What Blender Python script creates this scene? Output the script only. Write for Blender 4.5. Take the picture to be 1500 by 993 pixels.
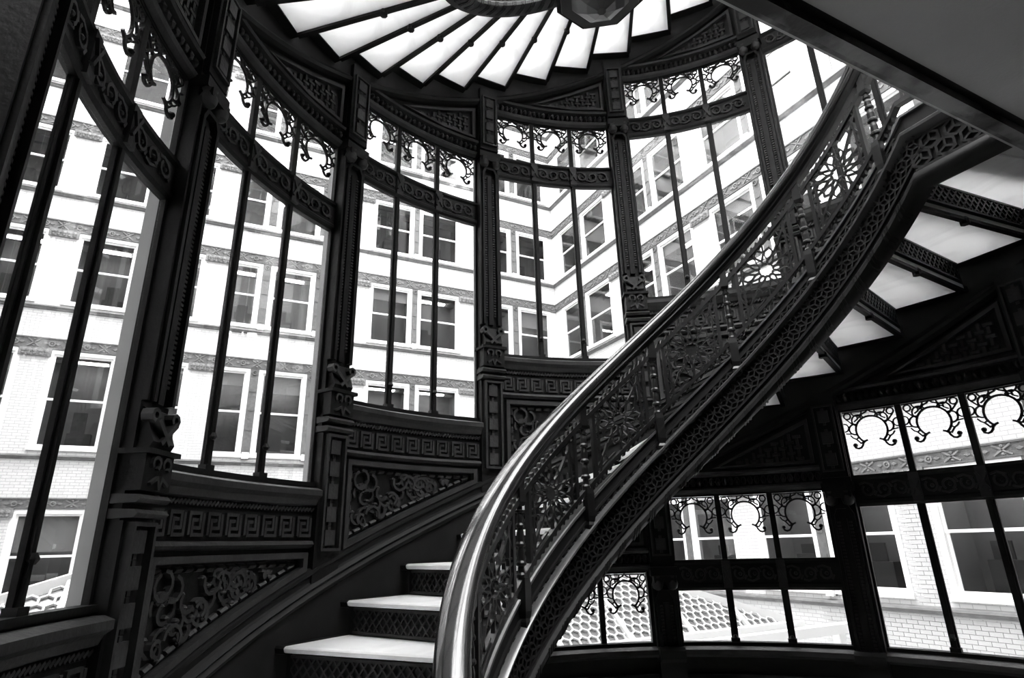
import bpy, bmesh, math, random
from mathutils import Matrix, Vector
random.seed(7)
PI = math.pi
rad = math.radians
for o in list(bpy.data.objects):
    bpy.data.objects.remove(o)
scene = bpy.context.scene
COL = scene.collection

# ------------------------------------------------------------------ scale
# lengths are in units of the oriel radius; S turns them into metres
S = 2.3
ZC = 0.80                       # eye height above the floor, in radii
STEP = 0.21577                  # rise of the stair over one window bay
BAY = 30.327                    # degrees per bay
SL = STEP / BAY                 # rise per degree
H = 1.605                       # storey height
DT = BAY / 3.0                  # degrees per tread

# ------------------------------------------------------------------ camera
f_px, pitch, roll, yaw = 870.03, rad(19.137), rad(-1.5616), rad(27.0746)
cam = bpy.data.cameras.new('camera')
cam.sensor_width = 36.0
cam.lens = f_px * 36.0 / 1500.0
cam.clip_start = 0.02
cam.clip_end = 500
camo = bpy.data.objects.new('camera', cam)
COL.objects.link(camo)
fwd = Vector((math.cos(pitch) * math.sin(yaw), math.cos(pitch) * math.cos(yaw), math.sin(pitch)))
right = Vector((math.cos(yaw), -math.sin(yaw), 0))
up = right.cross(fwd)
r2 = math.cos(roll) * right + math.sin(roll) * up
u2 = -math.sin(roll) * right + math.cos(roll) * up
m = Matrix((( r2.x, u2.x, -fwd.x), (r2.y, u2.y, -fwd.y), (r2.z, u2.z, -fwd.z))).to_4x4()
m.translation = Vector((-0.75335 * S, -0.65394 * S, ZC * S))
camo.matrix_world = m
scene.camera = camo

# ------------------------------------------------------------------ world (overcast sky) and exposure
world = bpy.data.worlds.new('overcast_sky')
scene.world = world
world.use_nodes = True
bg = world.node_tree.nodes['Background']
bg.inputs[0].default_value = (1, 1, 1, 1)
bg.inputs[1].default_value = 1.0
# standard overcast sky: three times brighter overhead than at the horizon
_nt = world.node_tree
_tc = _nt.nodes.new('ShaderNodeTexCoord')
_sx = _nt.nodes.new('ShaderNodeSeparateXYZ')
_mx = _nt.nodes.new('ShaderNodeMath'); _mx.operation = 'MAXIMUM'; _mx.inputs[1].default_value = 0.0
_ml = _nt.nodes.new('ShaderNodeMath'); _ml.operation = 'MULTIPLY_ADD'; _ml.inputs[1].default_value = 1.2; _ml.inputs[2].default_value = 0.6
_nt.links.new(_tc.outputs['Generated'], _sx.inputs[0])
_nt.links.new(_sx.outputs['Z'], _mx.inputs[0])
_nt.links.new(_mx.outputs[0], _ml.inputs[0])
_nt.links.new(_ml.outputs[0], bg.inputs[1])
scene.view_settings.view_transform = 'Standard'
scene.view_settings.look = 'None'
scene.view_settings.gamma = 1.0
scene.view_settings.use_curve_mapping = False
scene.view_settings.exposure = 3.55

# ------------------------------------------------------------------ materials
def newmat(name):
    mt = bpy.data.materials.new(name)
    mt.use_nodes = True
    nt = mt.node_tree
    nt.nodes.clear()
    out = nt.nodes.new('ShaderNodeOutputMaterial')
    return mt, nt, out

def N(nt, typ, **kw):
    n = nt.nodes.new('ShaderNode' + typ)
    for k, v in kw.items():
        setattr(n, k, v)
    return n

def principled(name, col, rough=0.5, metal=0.0, spec=0.5, noise=0.0, nscale=6.0, bump=0.0, bscale=40.0, coat=0.0):
    mt, nt, out = newmat(name)
    b = N(nt, 'BsdfPrincipled')
    b.inputs['Roughness'].default_value = rough
    b.inputs['Metallic'].default_value = metal
    b.inputs['Specular IOR Level'].default_value = spec
    b.inputs['Coat Weight'].default_value = coat
    tc = N(nt, 'TexCoord')
    if noise > 0:
        t = N(nt, 'TexNoise')
        t.inputs['Scale'].default_value = nscale
        t.inputs['Detail'].default_value = 6
        nt.links.new(tc.outputs['Object'], t.inputs['Vector'])
        r = N(nt, 'ValToRGB')
        r.color_ramp.elements[0].position = 0.3 if noise < .8 else .46
        r.color_ramp.elements[1].position = 0.7 if noise < .8 else .56
        a, c = max(0, col * (1 - noise)), min(1, col * (1 + noise))
        r.color_ramp.elements[0].color = (a, a, a, 1)
        r.color_ramp.elements[1].color = (c, c, c, 1)
        nt.links.new(t.outputs['Fac'], r.inputs['Fac'])
        nt.links.new(r.outputs['Color'], b.inputs['Base Color'])
    else:
        b.inputs['Base Color'].default_value = (col, col, col, 1)
    if bump > 0:
        t2 = N(nt, 'TexNoise')
        t2.inputs['Scale'].default_value = bscale
        t2.inputs['Detail'].default_value = 4
        nt.links.new(tc.outputs['Object'], t2.inputs['Vector'])
        bp = N(nt, 'Bump')
        bp.inputs['Strength'].default_value = bump
        bp.inputs['Distance'].default_value = 0.01
        nt.links.new(t2.outputs['Fac'], bp.inputs['Height'])
        nt.links.new(bp.outputs['Normal'], b.inputs['Normal'])
    nt.links.new(b.outputs[0], out.inputs[0])
    return mt

M = {}
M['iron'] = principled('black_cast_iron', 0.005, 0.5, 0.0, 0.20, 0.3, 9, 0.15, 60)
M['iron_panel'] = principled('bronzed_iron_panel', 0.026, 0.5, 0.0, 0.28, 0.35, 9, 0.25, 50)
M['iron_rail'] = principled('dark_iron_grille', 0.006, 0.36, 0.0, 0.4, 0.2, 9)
M['iron_lit'] = principled('lightened_glossy_iron', 0.06, 0.28, 0.0, 0.8, 0.3, 12)  # paler, glossier iron: light on string ledge and newel put into the colour
M['iron_string'] = principled('dark_string_iron', 0.008, 0.6, 0.0, 0.22, 0.3, 9)  # even dark iron for the strings and their lattice
_mt, _n, _o = newmat('office_ceiling_lamp')
_e = N(_n, 'Emission')
_e.inputs['Strength'].default_value = 3.6
_n.links.new(_e.outputs[0], _o.inputs[0])
M['lamp'] = _mt
M['casing'] = principled('pale_painted_outer_casing', 0.4, 0.6, 0.0, 0.3, 0.1, 4)
M['wood'] = principled('polished_dark_handrail', 0.016, 0.17, 0.0, 0.55, 0.4, 5, 0.0, 30, 0.3)
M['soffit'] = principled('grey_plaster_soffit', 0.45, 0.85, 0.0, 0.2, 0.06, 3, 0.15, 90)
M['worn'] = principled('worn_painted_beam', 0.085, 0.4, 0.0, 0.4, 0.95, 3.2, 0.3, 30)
M['plaster'] = principled('pale_hall_plaster', 0.42, 0.9, 0.0, 0.2, 0.1, 2)
M['floor'] = principled('pale_mosaic_floor', 0.50, 0.5, 0.0, 0.4, 0.2, 3)
M['white'] = principled('white_painted_wood', 0.75, 0.5, 0.0, 0.3)
M['stone'] = principled('grey_terracotta', 0.17, 0.7, 0.0, 0.3, 0.25, 14, 0.4, 40)
M['stone2'] = principled('dark_grey_terracotta', 0.11, 0.7, 0.0, 0.3, 0.2, 14, 0.3, 40)
M['ledge'] = principled('weathered_ledge', 0.15, 0.6, 0.0, 0.3, 0.2, 6)
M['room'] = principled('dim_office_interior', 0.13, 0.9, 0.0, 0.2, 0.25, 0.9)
M['blind'] = principled('pale_roller_blind', 0.34, 0.8, 0.0, 0.2, 0.05, 3)
M['desk'] = principled('dark_office_furniture', 0.03, 0.6, 0.0, 0.3)
M['skyframe'] = principled('white_skylight_bars', 0.6, 0.5, 0.0, 0.3)

def marble():
    mt, nt, out = newmat('white_marble')
    b = N(nt, 'BsdfPrincipled')
    tc = N(nt, 'TexCoord')
    t = N(nt, 'TexNoise')
    t.inputs['Scale'].default_value = 2.2
    t.inputs['Detail'].default_value = 9
    t.inputs['Distortion'].default_value = 1.6
    nt.links.new(tc.outputs['Object'], t.inputs['Vector'])
    r = N(nt, 'ValToRGB')
    r.color_ramp.elements[0].position = 0.30
    r.color_ramp.elements[0].color = (0.76, 0.76, 0.76, 1)
    r.color_ramp.elements[1].position = 0.50
    r.color_ramp.elements[1].color = (0.93, 0.93, 0.93, 1)
    nt.links.new(t.outputs['Fac'], r.inputs['Fac'])
    nt.links.new(r.outputs['Color'], b.inputs['Base Color'])
    b.inputs['Roughness'].default_value = 0.4
    tr = N(nt, 'BsdfTranslucent')
    nt.links.new(r.outputs['Color'], tr.inputs['Color'])
    mx = N(nt, 'MixShader')
    mx.inputs[0].default_value = 0.40
    nt.links.new(b.outputs[0], mx.inputs[1])
    nt.links.new(tr.outputs[0], mx.inputs[2])
    nt.links.new(mx.outputs[0], out.inputs[0])
    return mt
M['marble'] = marble()

def glass(name, refl, rough=0.02, tint=0.97):
    mt, nt, out = newmat(name)
    t = N(nt, 'BsdfTransparent')
    t.inputs[0].default_value = (tint, tint, tint, 1)
    g = N(nt, 'BsdfGlossy')
    g.inputs['Roughness'].default_value = rough
    g.inputs['Color'].default_value = (0.9, 0.9, 0.9, 1)
    fr = N(nt, 'Fresnel')
    fr.inputs['IOR'].default_value = 1.45
    ma = N(nt, 'Math', operation='MULTIPLY')
    ma.inputs[1].default_value = refl
    ma.use_clamp = True
    nt.links.new(fr.outputs[0], ma.inputs[0])
    mx = N(nt, 'MixShader')
    nt.links.new(ma.outputs[0], mx.inputs[0])
    nt.links.new(t.outputs[0], mx.inputs[1])
    nt.links.new(g.outputs[0], mx.inputs[2])
    nt.links.new(mx.outputs[0], out.inputs[0])
    return mt
M['glass'] = glass('clear_window_glass', 0.2)
M['sashglass'] = glass('reflective_sash_glass', 0.22, 0.01, 0.8)

def skyglass():
    mt, nt, out = newmat('skylight_glass')
    b = N(nt, 'BsdfPrincipled')
    b.inputs['Base Color'].default_value = (0.10, 0.10, 0.10, 1)
    b.inputs['Roughness'].default_value = 0.2
    b.inputs['Specular IOR Level'].default_value = 0.6
    nt.links.new(b.outputs[0], out.inputs[0])
    return mt
M['skyglass'] = skyglass()

def brickmat():
    mt, nt, out = newmat('white_glazed_brick')
    tc = N(nt, 'TexCoord')
    bt = N(nt, 'TexBrick')
    bt.inputs['Scale'].default_value = 1.0
    bt.inputs['Color1'].default_value = (0.57, 0.57, 0.57, 1)
    bt.inputs['Color2'].default_value = (0.52, 0.52, 0.52, 1)
    bt.inputs['Mortar'].default_value = (0.36, 0.36, 0.36, 1)
    bt.inputs['Mortar Size'].default_value = 0.007
    bt.inputs['Brick Width'].default_value = 0.205
    bt.inputs['Row Height'].default_value = 0.076
    sx = N(nt, 'SeparateXYZ')
    cx = N(nt, 'CombineXYZ')
    nt.links.new(tc.outputs['Object'], sx.inputs[0])
    nt.links.new(sx.outputs['X'], cx.inputs['X'])
    nt.links.new(sx.outputs['Z'], cx.inputs['Y'])
    nt.links.new(cx.outputs[0], bt.inputs['Vector'])
    b = N(nt, 'BsdfPrincipled')
    b.inputs['Roughness'].default_value = 0.45
    nt.links.new(bt.outputs['Color'], b.inputs['Base Color'])
    bp = N(nt, 'Bump')
    bp.inputs['Strength'].default_value = 0.4
    bp.inputs['Distance'].default_value = 0.006
    bp.invert = True
    nt.links.new(bt.outputs['Fac'], bp.inputs['Height'])
    nt.links.new(bp.outputs['Normal'], b.inputs['Normal'])
    nt.links.new(b.outputs[0], out.inputs[0])
    return mt
M['brick'] = brickmat()
M['brickpiece'] = principled('white_glazed_brick_piece', 0.46, 0.4, 0.0, 0.4, 0.06, 5)
M['mortar'] = principled('grey_mortar_bed', 0.17, 0.9, 0.0, 0.1)

# ------------------------------------------------------------------ mesh builder
class MB:
    """collects geometry in flat (a, n, z) coordinates: a along, n depth, z up"""
    def __init__(self):
        self.v = []
        self.f = []

    def add(self, vs, fs):
        k = len(self.v)
        self.v += vs
        self.f += [tuple(i + k for i in q) for q in fs]
        return self

    def box(self, a0, a1, n0, n1, z0, z1, seg=1, zs=None):
        """box split in seg pieces along a; zs(a) shifts z"""
        zs = zs or (lambda a: 0.0)
        vs = []
        for i in range(seg + 1):
            a = a0 + (a1 - a0) * i / seg
            d = zs(a)
            vs += [(a, n0, z0 + d), (a, n1, z0 + d), (a, n1, z1 + d), (a, n0, z1 + d)]
        return self._tube(vs, 4, seg)

    def _tube(self, vs, k, seg, cap=True, closed=True):
        fs = []
        for i in range(seg):
            for j in range(k if closed else k - 1):
                j2 = (j + 1) % k
                fs.append((i * k + j, i * k + j2, (i + 1) * k + j2, (i + 1) * k + j))
        if cap:
            fs.append(tuple(range(k - 1, -1, -1)))
            fs.append(tuple(seg * k + j for j in range(k)))
        return self.add(vs, fs)

    def prof(self, a0, a1, pr, seg=1, zs=None):
        """sweep a closed (n, z) profile along a"""
        zs = zs or (lambda a: 0.0)
        vs = []
        for i in range(seg + 1):
            a = a0 + (a1 - a0) * i / seg
            vs += [(a, n, z + zs(a)) for n, z in pr]
        return self._tube(vs, len(pr), seg)

    def stroke(self, pts, w, n0, n1, closed=False):
        """flat ribbon of width w along (a, z) points, n0..n1 deep"""
        k = len(pts)
        L, Rr = [], []
        for i in range(k):
            if closed:
                p, q = pts[i - 1], pts[(i + 1) % k]
            else:
                p, q = pts[max(i - 1, 0)], pts[min(i + 1, k - 1)]
            c = pts[i]
            d1 = (c[0] - p[0], c[1] - p[1])
            d2 = (q[0] - c[0], q[1] - c[1])
            l1 = math.hypot(*d1) or 1e-9
            l2 = math.hypot(*d2) or 1e-9
            if not closed and i == 0:
                t = (d2[0] / l2, d2[1] / l2)
            elif not closed and i == k - 1:
                t = (d1[0] / l1, d1[1] / l1)
            else:
                t = (d1[0] / l1 + d2[0] / l2, d1[1] / l1 + d2[1] / l2)
            l = math.hypot(*t)
            if l < 1e-6:
                t, l = (d1[0] / l1, d1[1] / l1), 1.0
            nx, nz = -t[1] / l, t[0] / l
            cs = 1.0
            if closed or 0 < i < k - 1:
                cs = max(0.5, abs(nx * (-d1[1] / l1) + nz * (d1[0] / l1)))
            h = w / 2 / cs
            L.append((c[0] + nx * h, c[1] + nz * h))
            Rr.append((c[0] - nx * h, c[1] - nz * h))
        vs = []
        for i in range(k):
            vs += [(L[i][0], n0, L[i][1]), (Rr[i][0], n0, Rr[i][1]), (Rr[i][0], n1, Rr[i][1]), (L[i][0], n1, L[i][1])]
        if closed:
            vs += vs[:4]
            return self._tube(vs, 4, k, cap=False)
        return self._tube(vs, 4, k - 1)

    def arc(self, ca, cz, r, t0, t1, w, n0, n1, seg=10, sx=1.0):
        pts = [(ca + sx * r * math.cos(rad(t0 + (t1 - t0) * i / seg)), cz + r * math.sin(rad(t0 + (t1 - t0) * i / seg))) for i in range(seg + 1)]
        return self.stroke(pts, w, n0, n1)

    def ring(self, ca, cz, r, w, n0, n1, seg=12):
        pts = [(ca + r * math.cos(2 * PI * i / seg), cz + r * math.sin(2 * PI * i / seg)) for i in range(seg)]
        return self.stroke(pts, w, n0, n1, True)

    def dome(self, ca, cz, ra, rz, n0, h, seg=8):
        vs = [(ca + ra * math.cos(2 * PI * i / seg), n0, cz + rz * math.sin(2 * PI * i / seg)) for i in range(seg)]
        vs += [(ca + .7 * ra * math.cos(2 * PI * i / seg), n0 + h * .7, cz + .7 * rz * math.sin(2 * PI * i / seg)) for i in range(seg)]
        vs += [(ca, n0 + h, cz), (ca, n0, cz)]
        fs = []
        for i in range(seg):
            j = (i + 1) % seg
            fs += [(i, j, seg + j, seg + i), (seg + i, seg + j, 2 * seg), (j, i, 2 * seg + 1)]
        return self.add(vs, fs)

    def poly(self, pts, n0, n1):
        k = len(pts)
        return self._tube([(a, n0, z) for a, z in pts] + [(a, n1, z) for a, z in pts], k, 1)

    def lathe(self, pr, seg=12, ca=0.0, cn=0.0, flat=1.0, rot=0.0):
        """turned solid about the z axis, pr = [(radius, z)]"""
        vs = []
        for r, z in pr:
            vs += [(ca + r * math.cos(rot + 2 * PI * i / seg), cn + flat * r * math.sin(rot + 2 * PI * i / seg), z) for i in range(seg)]
        return self._tube(vs, seg, len(pr) - 1)

def build(name, mb, mat, parent=None, fmap=None, smooth=False, loc=None, rotz=0.0, scale=None):
    me = bpy.data.meshes.new(name)
    sc = S
    if fmap:
        vs = [tuple(sc * c for c in fmap(*p)) for p in mb.v]
    else:
        vs = [tuple(sc * c for c in p) for p in mb.v]
    me.from_pydata(vs, [], mb.f)
    bm = bmesh.new()
    bm.from_mesh(me)
    bmesh.ops.recalc_face_normals(bm, faces=bm.faces)
    bm.to_mesh(me)
    bm.free()
    if smooth:
        for p in me.polygons:
            p.use_smooth = True
        me.set_sharp_from_angle(angle=rad(40))
    me.materials.append(M[mat])
    return put(name, me, parent, loc, rotz)

def put(name, me, parent=None, loc=None, rotz=0.0):
    o = bpy.data.objects.new(name, me)
    COL.objects.link(o)
    if parent:
        o.parent = parent
    if loc:
        o.location = [S * c for c in loc]
    o.rotation_euler = (0, 0, rotz)
    return o

def tag(o, label, cat, group=None):
    o['label'] = label
    o['category'] = cat
    if group:
        o['group'] = group
    return o

def struct(o):
    o['kind'] = 'structure'
    return o

def empty(name, loc=(0, 0, 0), rotz=0.0):
    return put(name, None, None, loc, rotz)

def copy_tree(o, parent=None):
    c = o.copy()
    COL.objects.link(c)
    c.parent = parent
    for ch in o.children:
        copy_tree(ch, c)
    return c

# point on the oriel: phi degrees clockwise from the oriel axis (+Y), radius r, height z (0 = eye level)
def W(phi, r, z):
    a = rad(phi)
    return (r * math.sin(a), r * math.cos(a), z + ZC)

def outer(a, n, z):             # bay-local: origin on the window circle, a = angle in radians, n inwards
    return ((1 - n) * math.sin(a), (1 - n) * math.cos(a) - 1, z)

def place(phi, z):              # location + rotation of a bay-local frame
    return W(phi, 1.0, z), -rad(phi)

POST = [-3 * BAY + BAY * k for k in range(7)]
def bayc(b): return POST[b - 1] + BAY / 2
HW = 0.0379                     # half angle taken by a post
AH = rad(BAY) / 2 - HW          # half opening in radians
us = lambda b: 0.3562 + STEP * (b - 3)
ut = lambda b: 1.0337 + STEP * (b - 3)
uf = lambda b: 1.3052 + STEP * (b - 3)
NOSE = 0.083                    # nosing line: z = NOSE + SL * phi
PH0 = -6.9                      # angle of one nosing
SLR = SL * 180 / PI             # rise per radian

# ------------------------------------------------------------------ exterior: the light court
CXL = 0.75335                   # camera offset used when the walls were measured from the eye
FAR = 8.33 - 0.65394            # far wall, distance along the oriel axis
SIDE = 5.1354 - CXL             # side wall, lateral distance
storeys = [(-2.22, -2.12, -1.14, -1.04), (-0.56, -0.47, 0.50, 0.615), (1.066, 1.15, 2.305, 2.44), (2.82, 2.885, 3.845, 3.98), (4.345, 4.40, 5.31, 5.45), (5.93, 6.0, 6.95, 7.08), (7.5, 7.58, 8.5, 8.63)]
TOPZ = 10.5
BOTZ = -3.0
left_windows = [(-3.57, -2.87), (-2.78, -2.10), (-1.83, -1.15), (-1.05, -0.37), (-0.08, 0.34), (0.45, 1.06), (1.16, 1.57), (1.85, 2.52), (2.61, 3.32), (3.62, 4.28), (4.39, 5.03)]
right_windows = [(8.10, 7.47), (7.38, 6.68), (6.37, 5.68), (5.58, 4.90), (4.62, 3.93), (3.83, 3.155), (2.865, 2.18), (2.08, 1.40)]

wincache = {}
def window_meshes(w, h):
    key = (round(w, 3), round(h, 3))
    if key in wincache:
        return wincache[key]
    fw = 0.045
    fr = MB()
    # outer casing, projecting slightly, then sashes with meeting rail; n is towards the court
    for a0, a1, z0, z1, n0, n1 in ((0, fw, 0, h, -.05, .006), (w - fw, w, 0, h, -.05, .006), (fw, w - fw, h - fw, h, -.05, .006), (-.01, w + .01, -.012, .035, -.05, .025)):
        fr.box(a0, a1, n0, n1, z0, z1)
    sa = MB()
    hm = h * 0.5
    sw = 0.022
    for z0, z1, n in ((0.035, hm + .012, -.03), (hm - .012, h - fw, -.018)):
        sa.box(fw, fw + sw, n - .012, n, z0, z1)
        sa.box(w - fw - sw, w - fw, n - .012, n, z0, z1)
        sa.box(fw + sw, w - fw - sw, n - .012, n, z0, z0 + .024)
        sa.box(fw + sw, w - fw - sw, n - .012, n, z1 - .024, z1)
    p1 = MB().box(fw + sw, w - fw - sw, -.038, -.036, .059, hm - .012)
    p2 = MB().box(fw + sw, w - fw - sw, -.026, -.024, hm + .012, h - fw - .024)
    rm = MB()
    d = -0.55
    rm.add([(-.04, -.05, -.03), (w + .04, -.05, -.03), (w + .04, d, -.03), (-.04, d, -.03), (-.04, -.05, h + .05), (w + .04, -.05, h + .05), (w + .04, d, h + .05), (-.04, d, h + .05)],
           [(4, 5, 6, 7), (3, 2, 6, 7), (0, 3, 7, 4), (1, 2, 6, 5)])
    rfl = MB().box(-.04, w + .04, d, -.05, -.05, -.03)  # room floor darkened so less light bounces up to the ceiling
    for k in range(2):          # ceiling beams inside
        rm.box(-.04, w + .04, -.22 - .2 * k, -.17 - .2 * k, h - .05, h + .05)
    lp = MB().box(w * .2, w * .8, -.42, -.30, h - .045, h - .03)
    res = []
    for mb, mat, nm in ((fr, 'white', 'window'), (sa, 'white', 'sash'), (p1, 'sashglass', 'pane'), (p2, 'sashglass', 'pane'), (rm, 'room', 'room_interior'), (lp, 'lamp', 'ceiling_lamp'), (rfl, 'desk', 'darkened_floor')):
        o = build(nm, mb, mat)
        res.append(o.data)
        bpy.data.objects.remove(o)
    wincache[key] = res
    return res

def facade(name, loc, rotz, wins, length, label, bricks=None):
    """local: x along the wall, -y ... n towards the court is local +Y flipped by mapping (a, n, z)"""
    root = empty(name, loc, rotz)
    tag(root, label, 'building')
    wall = MB()
    th = -0.08
    edges = sorted([(min(w), max(w)) for w in wins])
    # piers run the full height, spandrels fill between rows
    x = 0.0
    for a0, a1 in edges + [(length, length)]:
        if a0 > x:
            wall.box(x, a0, th, 0, BOTZ, TOPZ)
        x = a1
    for a0, a1 in edges:
        z = BOTZ
        for lz, s0, s1, ft in storeys:
            if s0 > z:
                wall.box(a0, a1, th, 0, z, s0)
            z = s1
        wall.box(a0, a1, th, 0, z, TOPZ)
    wo = build('brick_wall', wall, 'brick', root)
    for lz, s0, s1, ft in storeys:
        lg = MB()
        lg.prof(0, length, [(0, lz + .03), (.045, lz + .022), (.05, lz + .005), (.03, lz - .005), (.022, lz - .02), (0, lz - .03)])
        build('ledge', lg, 'ledge', root)
        fz = MB()
        fz.box(0, length, 0, .012, s1 + .012, ft)
        fz.box(0, length, 0, .022, ft - .008, ft + .006)
        fz.box(0, length, 0, .018, s1 + .006, s1 + .018)
        fo = build('frieze', fz, 'stone2', root)
        orn = MB()
        hz = (s1 + ft) / 2 + .004
        hh = (ft - s1) / 2 - .02
        k = int(length / .17)
        for i in range(k):
            c = (i + .5) * length / k
            if i % 2 == 0:
                orn.ring(c, hz, hh * .62, .012, .012, .024, 8)
                orn.dome(c, hz, hh * .3, hh * .3, .012, .016, 6)
                for sg in (-1, 1):
                    orn.poly([(c + sg * .035, hz), (c + sg * .06, hz + hh * .35), (c + sg * .085, hz), (c + sg * .06, hz - hh * .35)], .012, .02)
            else:
                orn.stroke([(c - .06, hz - hh), (c + .06, hz + hh)], .012, .012, .022)
                orn.stroke([(c - .06, hz + hh), (c + .06, hz - hh)], .012, .012, .022)
                for sg in (-1, 1):
                    orn.dome(c, hz + sg * hh * .8, .016, .014, .012, .012, 6)
        oo = build('carved_ornament', orn, 'stone', fo)
        oo['kind'] = 'stuff'
    # piers: narrow ornamented mullions, wide brick ones with carved blocks
    for (a0, a1), (b0, b1) in zip(edges, edges[1:]):
        g0, g1 = a1, b0
        wd = g1 - g0
        for lz, s0, s1, ft in storeys[1:]:
            q = MB()
            if wd < .14:
                q.box(g0 + .004, g1 - .004, 0, .012, s0 - .03, s1 + .006)
                hgt = s1 - s0
                for k in range(4):
                    q.box(g0 + .022, g1 - .022, .012, .02, s0 + .08 + k * hgt * .22, s0 + .11 + k * hgt * .22)
                q.ring((g0 + g1) / 2, s1 - .05, .028, .014, .012, .028, 10)
                q.dome((g0 + g1) / 2, s1 - .05, .014, .014, .012, .016, 6)
                build('ornamental_mullion', q, 'stone2', root)
                q = MB().box(g0 + .012, g1 - .012, .0, .045, s0 - .03, s0 + .05)
                build('mullion_foot', q, 'white', root)
            else:
                q.box(g0 - .02, g1 + .02, 0, .03, s1 - .085, s1 + .012)
                for k in range(5):
                    c = g0 + wd * (k + .5) / 5
                    q.dome(c, s1 - .03, .028, .03, .03, .022, 7)
                    q.dome(c, s1 - .065, .022, .018, .03, .018, 6)
                build('carved_block', q, 'stone', root)
    rr = random.Random(11)
    for a0, a1 in edges:
        for j, (lz, s0, s1, ft) in enumerate(storeys[1:]):
            ms = window_meshes(a1 - a0, s1 - s0)
            w = put('window', ms[0], root, (a0, 0, s0))
            put('sash', ms[1], w)
            put('pane', ms[2], w)
            put('pane', ms[3], w)
            put('room_interior', ms[4], w)
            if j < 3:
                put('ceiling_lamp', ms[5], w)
            put('darkened_floor', ms[6], w)
            wd, hh = a1 - a0, s1 - s0
            t = rr.random()
            if t < .30 and j < 3:
                z1 = hh - .05
                z0 = z1 - hh * (.12 + .34 * rr.random())
                build('roller_blind', MB().box(.05, wd - .05, -.075, -.07, z0, z1), 'blind', w)
            if t > .3:
                c = wd * (.25 + .4 * rr.random())
                q = MB().box(c - .1, c + .14, -.32, -.2, .0, hh * (.16 + .2 * rr.random()))
                q.box(c - .02, c + .12, -.28, -.26, .1, hh * .42)
                build('office_furniture', q, 'desk', w)
    if bricks:
        x0, x1, z0, z1 = bricks
        bw, bh = .0891, .0330
        me_full = build('brick', MB().box(0.0018, bw - .0018, 0, .0035, .0016, bh - .0016), 'brickpiece')
        med = me_full.data
        bpy.data.objects.remove(me_full)
        rows = int((z1 - z0) / bh)
        spots = []
        for i in range(rows):
            z = z0 + i * bh
            off = (i % 2) * bw / 2
            x = x0 + off
            while x + bw <= x1:
                ok = True
                for a0, a1 in edges:
                    for lz, s0, s1, ft in storeys:
                        if x + bw > a0 - .005 and x < a1 + .005 and z + bh > s0 - .03 and z < s1 + .01:
                            ok = False
                for lz, s0, s1, ft in storeys:
                    if z + bh > lz - .035 and z < lz + .035: ok = False
                    if z + bh > s1 - .09 and z < ft + .01: ok = False
                if ok:
                    spots.append((x, z))
                x += bw
        bed = MB()
        for x, z in spots:
            bed.box(x, x + bw, 0, .0008, z, z + bh)
        build('mortar_bed', bed, 'mortar', wo)['kind'] = 'stuff'
        spots.sort(key=lambda s: (s[0] - 2.6) ** 2 + (s[1] + .55) ** 2)
        for x, z in spots[:300]:
            put('brick', med, wo, (x, 0, z))
        rest = MB()
        for x, z in spots[300:]:
            rest.box(x + .0018, x + bw - .0018, 0, .0035, z + .0016, z + bh - .0016)
        if rest.v:
            ro = build('brick_field', rest, 'brickpiece', wo)
            ro['kind'] = 'stuff'
    return root

# the far wall: local x = lateral from its left end, local +y (n) must face the oriel, so turn it half round
LEFTEND = -SIDE
far_w = [(SIDE - (b - CXL), SIDE - (a - CXL)) for a, b in left_windows]
facade('court_facade', (SIDE, FAR, ZC), PI, far_w, 2 * SIDE, 'white brick court facade facing the curved windows, paired and triple sash windows')
# right wall: local x runs along +Y?  rotate so that n points to -X
right_w = [(b - 0.65394, a - 0.65394) for a, b in right_windows]
facade('court_facade', (SIDE, 0, ZC), PI / 2, right_w, FAR, 'white brick court facade running along the side of the court, seen steeply', bricks=(1.45, 3.4, -1.0, .5))

for sx in (-1,):
    q = MB().box(0, FAR, -.08, 0, BOTZ, TOPZ)
    struct(build('wall_court_left', q, 'brick', None, None, False, (-SIDE, FAR, ZC), -PI / 2))
q = MB().box(1.06, SIDE, .0, .08, BOTZ, TOPZ).box(-SIDE, -1.06, .0, .08, BOTZ, TOPZ)
struct(build('wall_court_front', q, 'brick', None, None, False, (0, 0, ZC)))
q = MB().box(-SIDE, SIDE, 0, FAR, BOTZ - .1, BOTZ)
struct(build('floor_court', q, 'floor', None, None, False, (0, 0, ZC)))

# skylight over the court: hipped glass roof, near hip facing the oriel
sk = empty('court_skylight', (0, 2.6, ZC))
tag(sk, 'hipped glass skylight with honeycomb glazing bars below the court windows', 'skylight')
ape = Vector((0, 3.5364 - .65394, .30))
ev = -0.47
tt = (0.30 - ev) / .32566
c1 = Vector((-tt, ape.y - .3991 * tt, ev))
c2 = Vector((tt, ape.y - .3991 * tt, ev))
back = Vector((0, FAR - .6, .30))
b1 = Vector((-tt, FAR - .6, ev))
b2 = Vector((tt, FAR - .6, ev))
o0 = Vector((0, 2.6, 0))
def plane_mesh(name, quad, mat, th=.01):
    vs = [tuple((q - o0)) for q in quad]
    mb = MB()
    k = len(vs)
    mb.add(vs + [(x, y, z - th) for x, y, z in vs], [tuple(range(k)), tuple(range(2 * k - 1, k - 1, -1))] + [(i, (i + 1) % k, k + (i + 1) % k, k + i) for i in range(k)])
    return build(name, mb, mat, sk)
plane_mesh('glass_hip', [c1, c2, ape], 'skyglass')
plane_mesh('glass_slope', [c2, b2, back, ape], 'skyglass')
plane_mesh('glass_slope', [c1, ape, back, b1], 'skyglass')
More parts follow.
